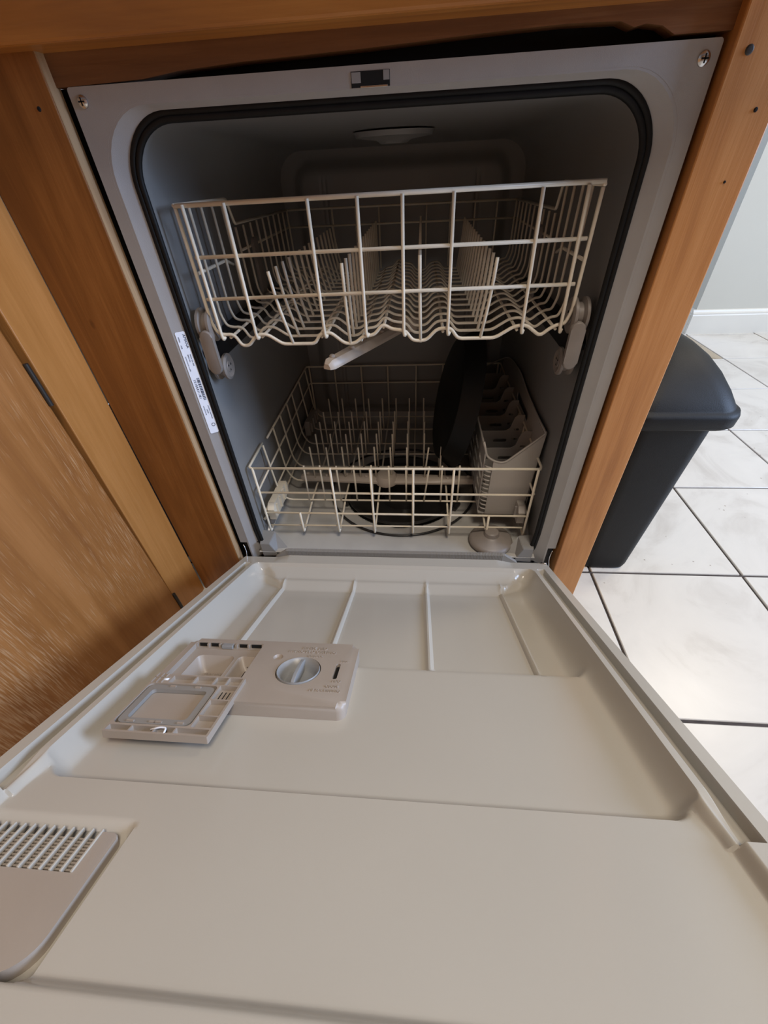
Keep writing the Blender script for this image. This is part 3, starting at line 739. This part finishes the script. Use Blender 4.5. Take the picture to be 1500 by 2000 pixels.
for s in (-1, 1):
    wire('side_rail', [(RX + s * .2400, .0285, .6565), (RX + s * .2400, .190, .6545), (RX + s * .2400, .205, .6235), (RX + s * .2400, .5150, .6185)], .0022, .004)
    wire('side_rail', [(RX + s * .2420, .045, .5850), (RX + s * .2415, .140, .5850), (RX + s * .2415, .165, .5760)], .0022, .004)
    wire('side_rail', [(RX + s * .2415, .215, .5880), (RX + s * .2415, .5150, .5880)], .0020)
    # height bracket
    bm = prism(rrect(-.011, .011, -.040, .052, .009), lambda a, b, h, s=s: (h, a, b), -.0025, .0025)
    obj('rack_bracket', bm, 'roller', UR, (RX + s * .2350, .262, .5480), smooth=True)
    bm = prism(rrect(-.016, .016, -.010, .010, .004), lambda a, b, h, s=s: (h, a, b), -.005, .005, bev=.0015)
    obj('rack_foot', bm, 'roller', UR, (RX + s * .2350, .262, .5060), smooth=True)
wire('back_rail', [(RX - .2400, .5150, .6185), (RX + .2400, .5150, .6185)], .0022)
wire('back_rail', [(RX - .2400, .5165, .5880), (RX + .2400, .5165, .5880)], .0020)
for xx in (-.19, -.14, -.09, -.04, .01, .06, .11, .16, .205): wire('back_wire', [(xx, .5180, .6185), (xx, .5180, .505)], .0018)
for xx, zz in ((-.2130, .5100), (-.1680, .5100), (-.0840, .5085), (-.0780, .5110), (-.0300, .5030), (.0010, .5190), (.0800, .5120), (.1760, .5120), (.2250, .5120)):
    wire('long_wire', [(xx, .0305, zz - .0015), (xx, .516, zz - .0015)], .0020)
tn = {}
for bxx, txx, bz, tz in ((-.1250, -.1415, .4985, .5870), (-.0455, -.0475, .4975, .5930), (.0505, .0480, .4985, .5985), (.1295, .1400, .5010, .5930)):
    src = None
    for i in range(NR):
        y = .0305 + i * .0345
        if src is None:
            m1 = bxx + (txx - bxx) * .72
            src = obj('tine', sweep(fillet([(0, 0, -.001), ((m1 - bxx), 0, (tz - bz) * .55), ((txx - bxx), 0, tz - bz)], .02, 3), .0022, 7), 'wire', UR, (bxx, y, bz), smooth='all')
        else: copy_to(src, UR, Vector((bxx, y, bz)) - WP[UR.name])

# ================================================================== LOWER RACK
LR = thing('lower_rack', 'cream wire lower rack with upright tines, set in the tub', 'dish rack', (.003, .28, .12))
def lw(name, pts, r=.0019, rad=0.0): return wire(name, pts, r, rad, LR)
lw('top_rail', [(-.2500, .0500, .2755), (.2590, .0500, .2765)], .0024)
lw('front_rail', [(-.2500, .0515, .2190), (.2570, .0515, .2190)], .0022)
lw('front_rail', [(-.2495, .0515, .1690), (.2565, .0515, .1685)], .0022)
lw('front_rail', [(-.2480, .0540, .1335), (.2560, .0540, .1370)], .0018)
for x, zt in ((-.2490, .277), (-.1800, .172), (-.1070, .278), (-.0350, .277), (.0412, .277), (.1122, .277), (.1845, .172), (.2550, .277)):
    lw('long_wire', [(x, .0485, zt), (x, .0490, .1215), (x + .0002, .0560, .1220), (x, .150, .1330), (x, .5200, .1340), (x, .5300, .145), (x, .5330, .278)], .0022, .004)
CY = (.131, .202, .258, .314, .364, .438, .510)
for y in CY:
    pts = [(-.2550, y, .2745), (-.2470, y, .165), (-.2330, y, .1385), (.2400, y, .1385), (.2530, y, .165), (.2600, y, .2745)]
    lw('cross_wire', pts, .0020, .014)
lw('side_rail', [(-.2490, .0495, .2755), (-.2570, .0540, .2750), (-.2570, .1360, .2765)], .0023, .003)
lw('side_rail', [(-.2570, .1640, .2715), (-.2570, .5330, .2760), (.2610, .5330, .2780), (.2610, .0560, .2760), (.2560, .0500, .2760)], .0022, .006)
lw('side_rail', [(-.2535, .0520, .2200), (-.2535, .5350, .2290), (.2585, .5350, .2290), (.2585, .0520, .2200)], .0020, .006)
lw('side_rail', [(-.2525, .0520, .1670), (-.2525, .5300, .1670)], .0018); lw('side_rail', [(.2575, .0520, .1670), (.2575, .5300, .1670)], .0018)
src = None
for j, y in enumerate(CY[:6]):
    for i in range(10):
        if j and i > 8: continue
        x = -.1835 + i * .0349 + (.002 if i > 6 else 0)
        lean = random.uniform(-.0015, .0015)
        if j == 0: lean += (0.003 if i == 0 else 0)
        loc = Vector((x, y - .001, .1385))
        if src is None: src = obj('tine', sweep([(0, 0, 0), (0, 0, .0895)], .0019, 7), 'wire', LR, loc, smooth='all'); o = src
        else: o = copy_to(src, LR, loc - WP[LR.name])
        o.rotation_euler = (random.uniform(-.02, .02), lean * 8 + (.10 if (j, i) in ((0, 7), (1, 7)) else 0), 0)
# wheel brackets
for s in (-1, 1):
    for y in (.105, .440):
        bm = bmesh.new(); x = -.2440 if s < 0 else .2500
        prism([(-.048, -.012), (.046, -.012), (.052, .000), (.046, .016), (-.040, .024), (-.050, .014)], lambda a, b, h, x=x, y=y, s=s: (x + s * h, y + a, .158 + b), -.010, .004, bm, bev=.0015)
        for a in (-.034, -.010, .014, .036): bx(bm, min(x - s * .010, x - s * .014), max(x - s * .010, x - s * .014), y + a - .002, y + a + .002, .150, .176)
        br = obj('wheel_bracket', bm, 'basket' if (y > .2 or s > 0) else 'wire', LR, smooth=True)
        for a in (-.030, .030):
            wv = lathe([(0, 0), (.0135, 0), (.0150, .002), (.0150, .006), (.0135, .008), (0, .008)], lambda p, q, h, s=s: (s * h, p, q), 20)
            o = obj('wheel', wv, 'roller', br, smooth=True); o.location = (x + s * .003 - 0, y + a, .137); WP[o.name] = o.location.copy()
            o.location = Vector((x + s * .003, y + a, .137))
bm = sweep([(-.262, .060, .143), (-.249, .072, .152)], .0030, 8)
obj('axle_pin', bm, 'wire', LR, smooth='all')

# ================================================================== CUTLERY BASKET
CB = thing('cutlery_basket', 'grey plastic cutlery basket at the right of the lower rack', 'basket', (.217, .29, .143))
zb = .1445
poly = [(.1830, zb), (.2500, zb), (.2545, zb + .004), (.2660, .3230), (.2630, .3245), (.2085, .2690), (.1990, .2655), (.1905, .2670), (.1850, .2730)]
obj('front_panel', prism(poly[::-1], lambda a, b, h: (a, h, b), .0850, .0875), 'basket', CB, smooth=True)
obj('front_rim', sweep(fillet([(.1640, .0870, .3080), (.1720, .0860, .2790), (.1860, .0858, .2690), (.2000, .0858, .2655), (.2090, .0858, .2690), (.2650, .0858, .3250), (.2655, .0900, .3260)], .006, 3), .0020, 7), 'basket', CB, smooth='all')
ra = rb_ = None
for i in range(11):
    z = zb + .012 + i * .0098
    if ra is None:
        ra = obj('rung', sweep(fillet([(.1835, .0860, 0), (.1750, .0885, 0), (.1725, .0990, 0)], .006, 3), .0016, 6), 'basket', CB, (0, 0, z), smooth='all')
        rb_ = obj('rung', sweep(fillet([(.2500, .0860, 0), (.2570, .0885, 0), (.2590, .0990, 0)], .006, 3), .0016, 6), 'basket', CB, (0, 0, z), smooth='all')
    else:
        copy_to(ra, CB, Vector((0, 0, z)) - WP[CB.name]); copy_to(rb_, CB, Vector((.0006 * i, 0, z)) - WP[CB.name])
def wallcut(poly, x0, x1, holes):
    w_ = prism(poly, lambda a, b, h: (h, a, b), x0, x1)
    return boolean(w_, [prism(h_, lambda a, b, h: (h, a, b), x0 - .02, x1 + .02) for h_ in holes])
holes = []
for c in range(6):
    for r in range(4): holes.append(rrect(.1080 + c * .066, .1540 + c * .066, .158 + r * .026, .172 + r * .026, .005, 3))
obj('side_wall', wallcut([(.097, zb), (.505, zb), (.505, .262), (.30, .275), (.097, .282)], .1700, .1722, holes), 'basket', CB, smooth=True)
hr = [h for h in holes] + [rrect(.20, .31, .285, .303, .008, 4)]
obj('side_wall', wallcut([(.097, zb), (.505, zb), (.505, .300), (.46, .318), (.40, .330), (.32, .337), (.24, .328), (.15, .325), (.088, .325)], .2618, .2640, hr), 'basket', CB, smooth=True)
obj('rim', sweep(fillet([(.2650, .086, .3255), (.2635, .15, .326), (.2630, .24, .329), (.2630, .32, .338), (.2630, .40, .331), (.2630, .46, .319), (.2600, .506, .300), (.1750, .506, .262), (.1711, .30, .276), (.1711, .10, .283)], .02, 3), .0019, 6), 'basket', CB, smooth='all')
obj('basket_floor', box(.1700, .2640, .087, .506, zb - .001, zb + .0015), 'basket', CB)
obj('back_panel', box(.1700, .2640, .5045, .5065, zb, .262), 'basket', CB)
src = None
for k, y in enumerate((.152, .218, .284, .350, .420)):
    dz = .0
    P = [(.1725, zb), (.2615, zb), (.2615, .292), (.2480, .292), (.2420, .286), (.2360, .262), (.2280, .256), (.1725, .256)]
    if src is None:
        w_ = prism(P[::-1], lambda a, b, h: (a, h, b), -.001, .001)
        cs = [prism(rrect(a, b, .170 + r * .030, .178 + r * .030, .0035, 3), lambda a_, b_, h: (a_, h, b_), -.02, .02) for r in range(3) for a, b in ((.1760, .1880), (.2060, .2330))]
        cs += [prism(rrect(.2440, .2540, .235 + r * .022, .240 + r * .022, .0022, 3), lambda a_, b_, h: (a_, h, b_), -.02, .02) for r in range(2)]
        src = obj('divider', boolean(w_, cs), 'basket', CB, (0, y, 0), smooth=True)
    else: copy_to(src, CB, Vector((0, y, 0)) - WP[CB.name])

# ================================================================== BLACK PAN
PN = thing('frying_pan', 'black pan standing on edge in the lower rack against the cutlery basket', 'pan', (.135, .30, .142))
bm = lathe([(0, .000), (.105, .000), (.118, .004), (.138, .036), (.140, .038), (.137, .038), (.115, .007), (.104, .003), (0, .003)], lambda a, b, h: (h, a, b), 56)
pb = obj('pan_body', bm, 'pan', PN, (.1060, .290, .2940), smooth=True); pb.rotation_euler = (0, math.radians(11.5), math.radians(3)); pb.scale = (1, 1.05, 1.05)

# ================================================================== BIN
BN = thing('trash_bin', 'black plastic lidded bin standing on the tiles beside the wooden post', 'bin', (.45, .225, 0))
def rr3(cx, cy, hx, hy, r, z): return [(a, b, z) for a, b in rrect(cx - hx, cx + hx, cy - hy, cy + hy, r, 6)]
bxc, byc = .4515, .235
obj('bin_body', loft([rr3(bxc, byc, .040, .150, .02, .0005), rr3(bxc, byc, .047, .158, .022, .004), rr3(bxc, byc, .0485, .160, .022, .014), rr3(bxc, byc, .0640, .180, .026, .366)], None, True, True, True), 'bin', BN, smooth=True)
L_ = [rr3(bxc, byc, .0820, .190, .032, .352), rr3(bxc, byc, .0860, .195, .034, .357), rr3(bxc, byc, .0870, .196, .035, .372), rr3(bxc, byc, .0850, .194, .035, .3795), rr3(bxc, byc, .0800, .190, .033, .3800), rr3(bxc, byc, .0790, .188, .032, .3840),
      rr3(bxc, byc, .0720, .176, .034, .4000), rr3(bxc, byc, .0610, .155, .036, .4200), rr3(bxc, byc, .0480, .130, .036, .4365), rr3(bxc, byc, .0330, .100, .030, .4480), rr3(bxc, byc, .0160, .065, .015, .4530)]
obj('bin_lid', loft(L_, None, True, True, True), 'bin', BN, smooth='all')
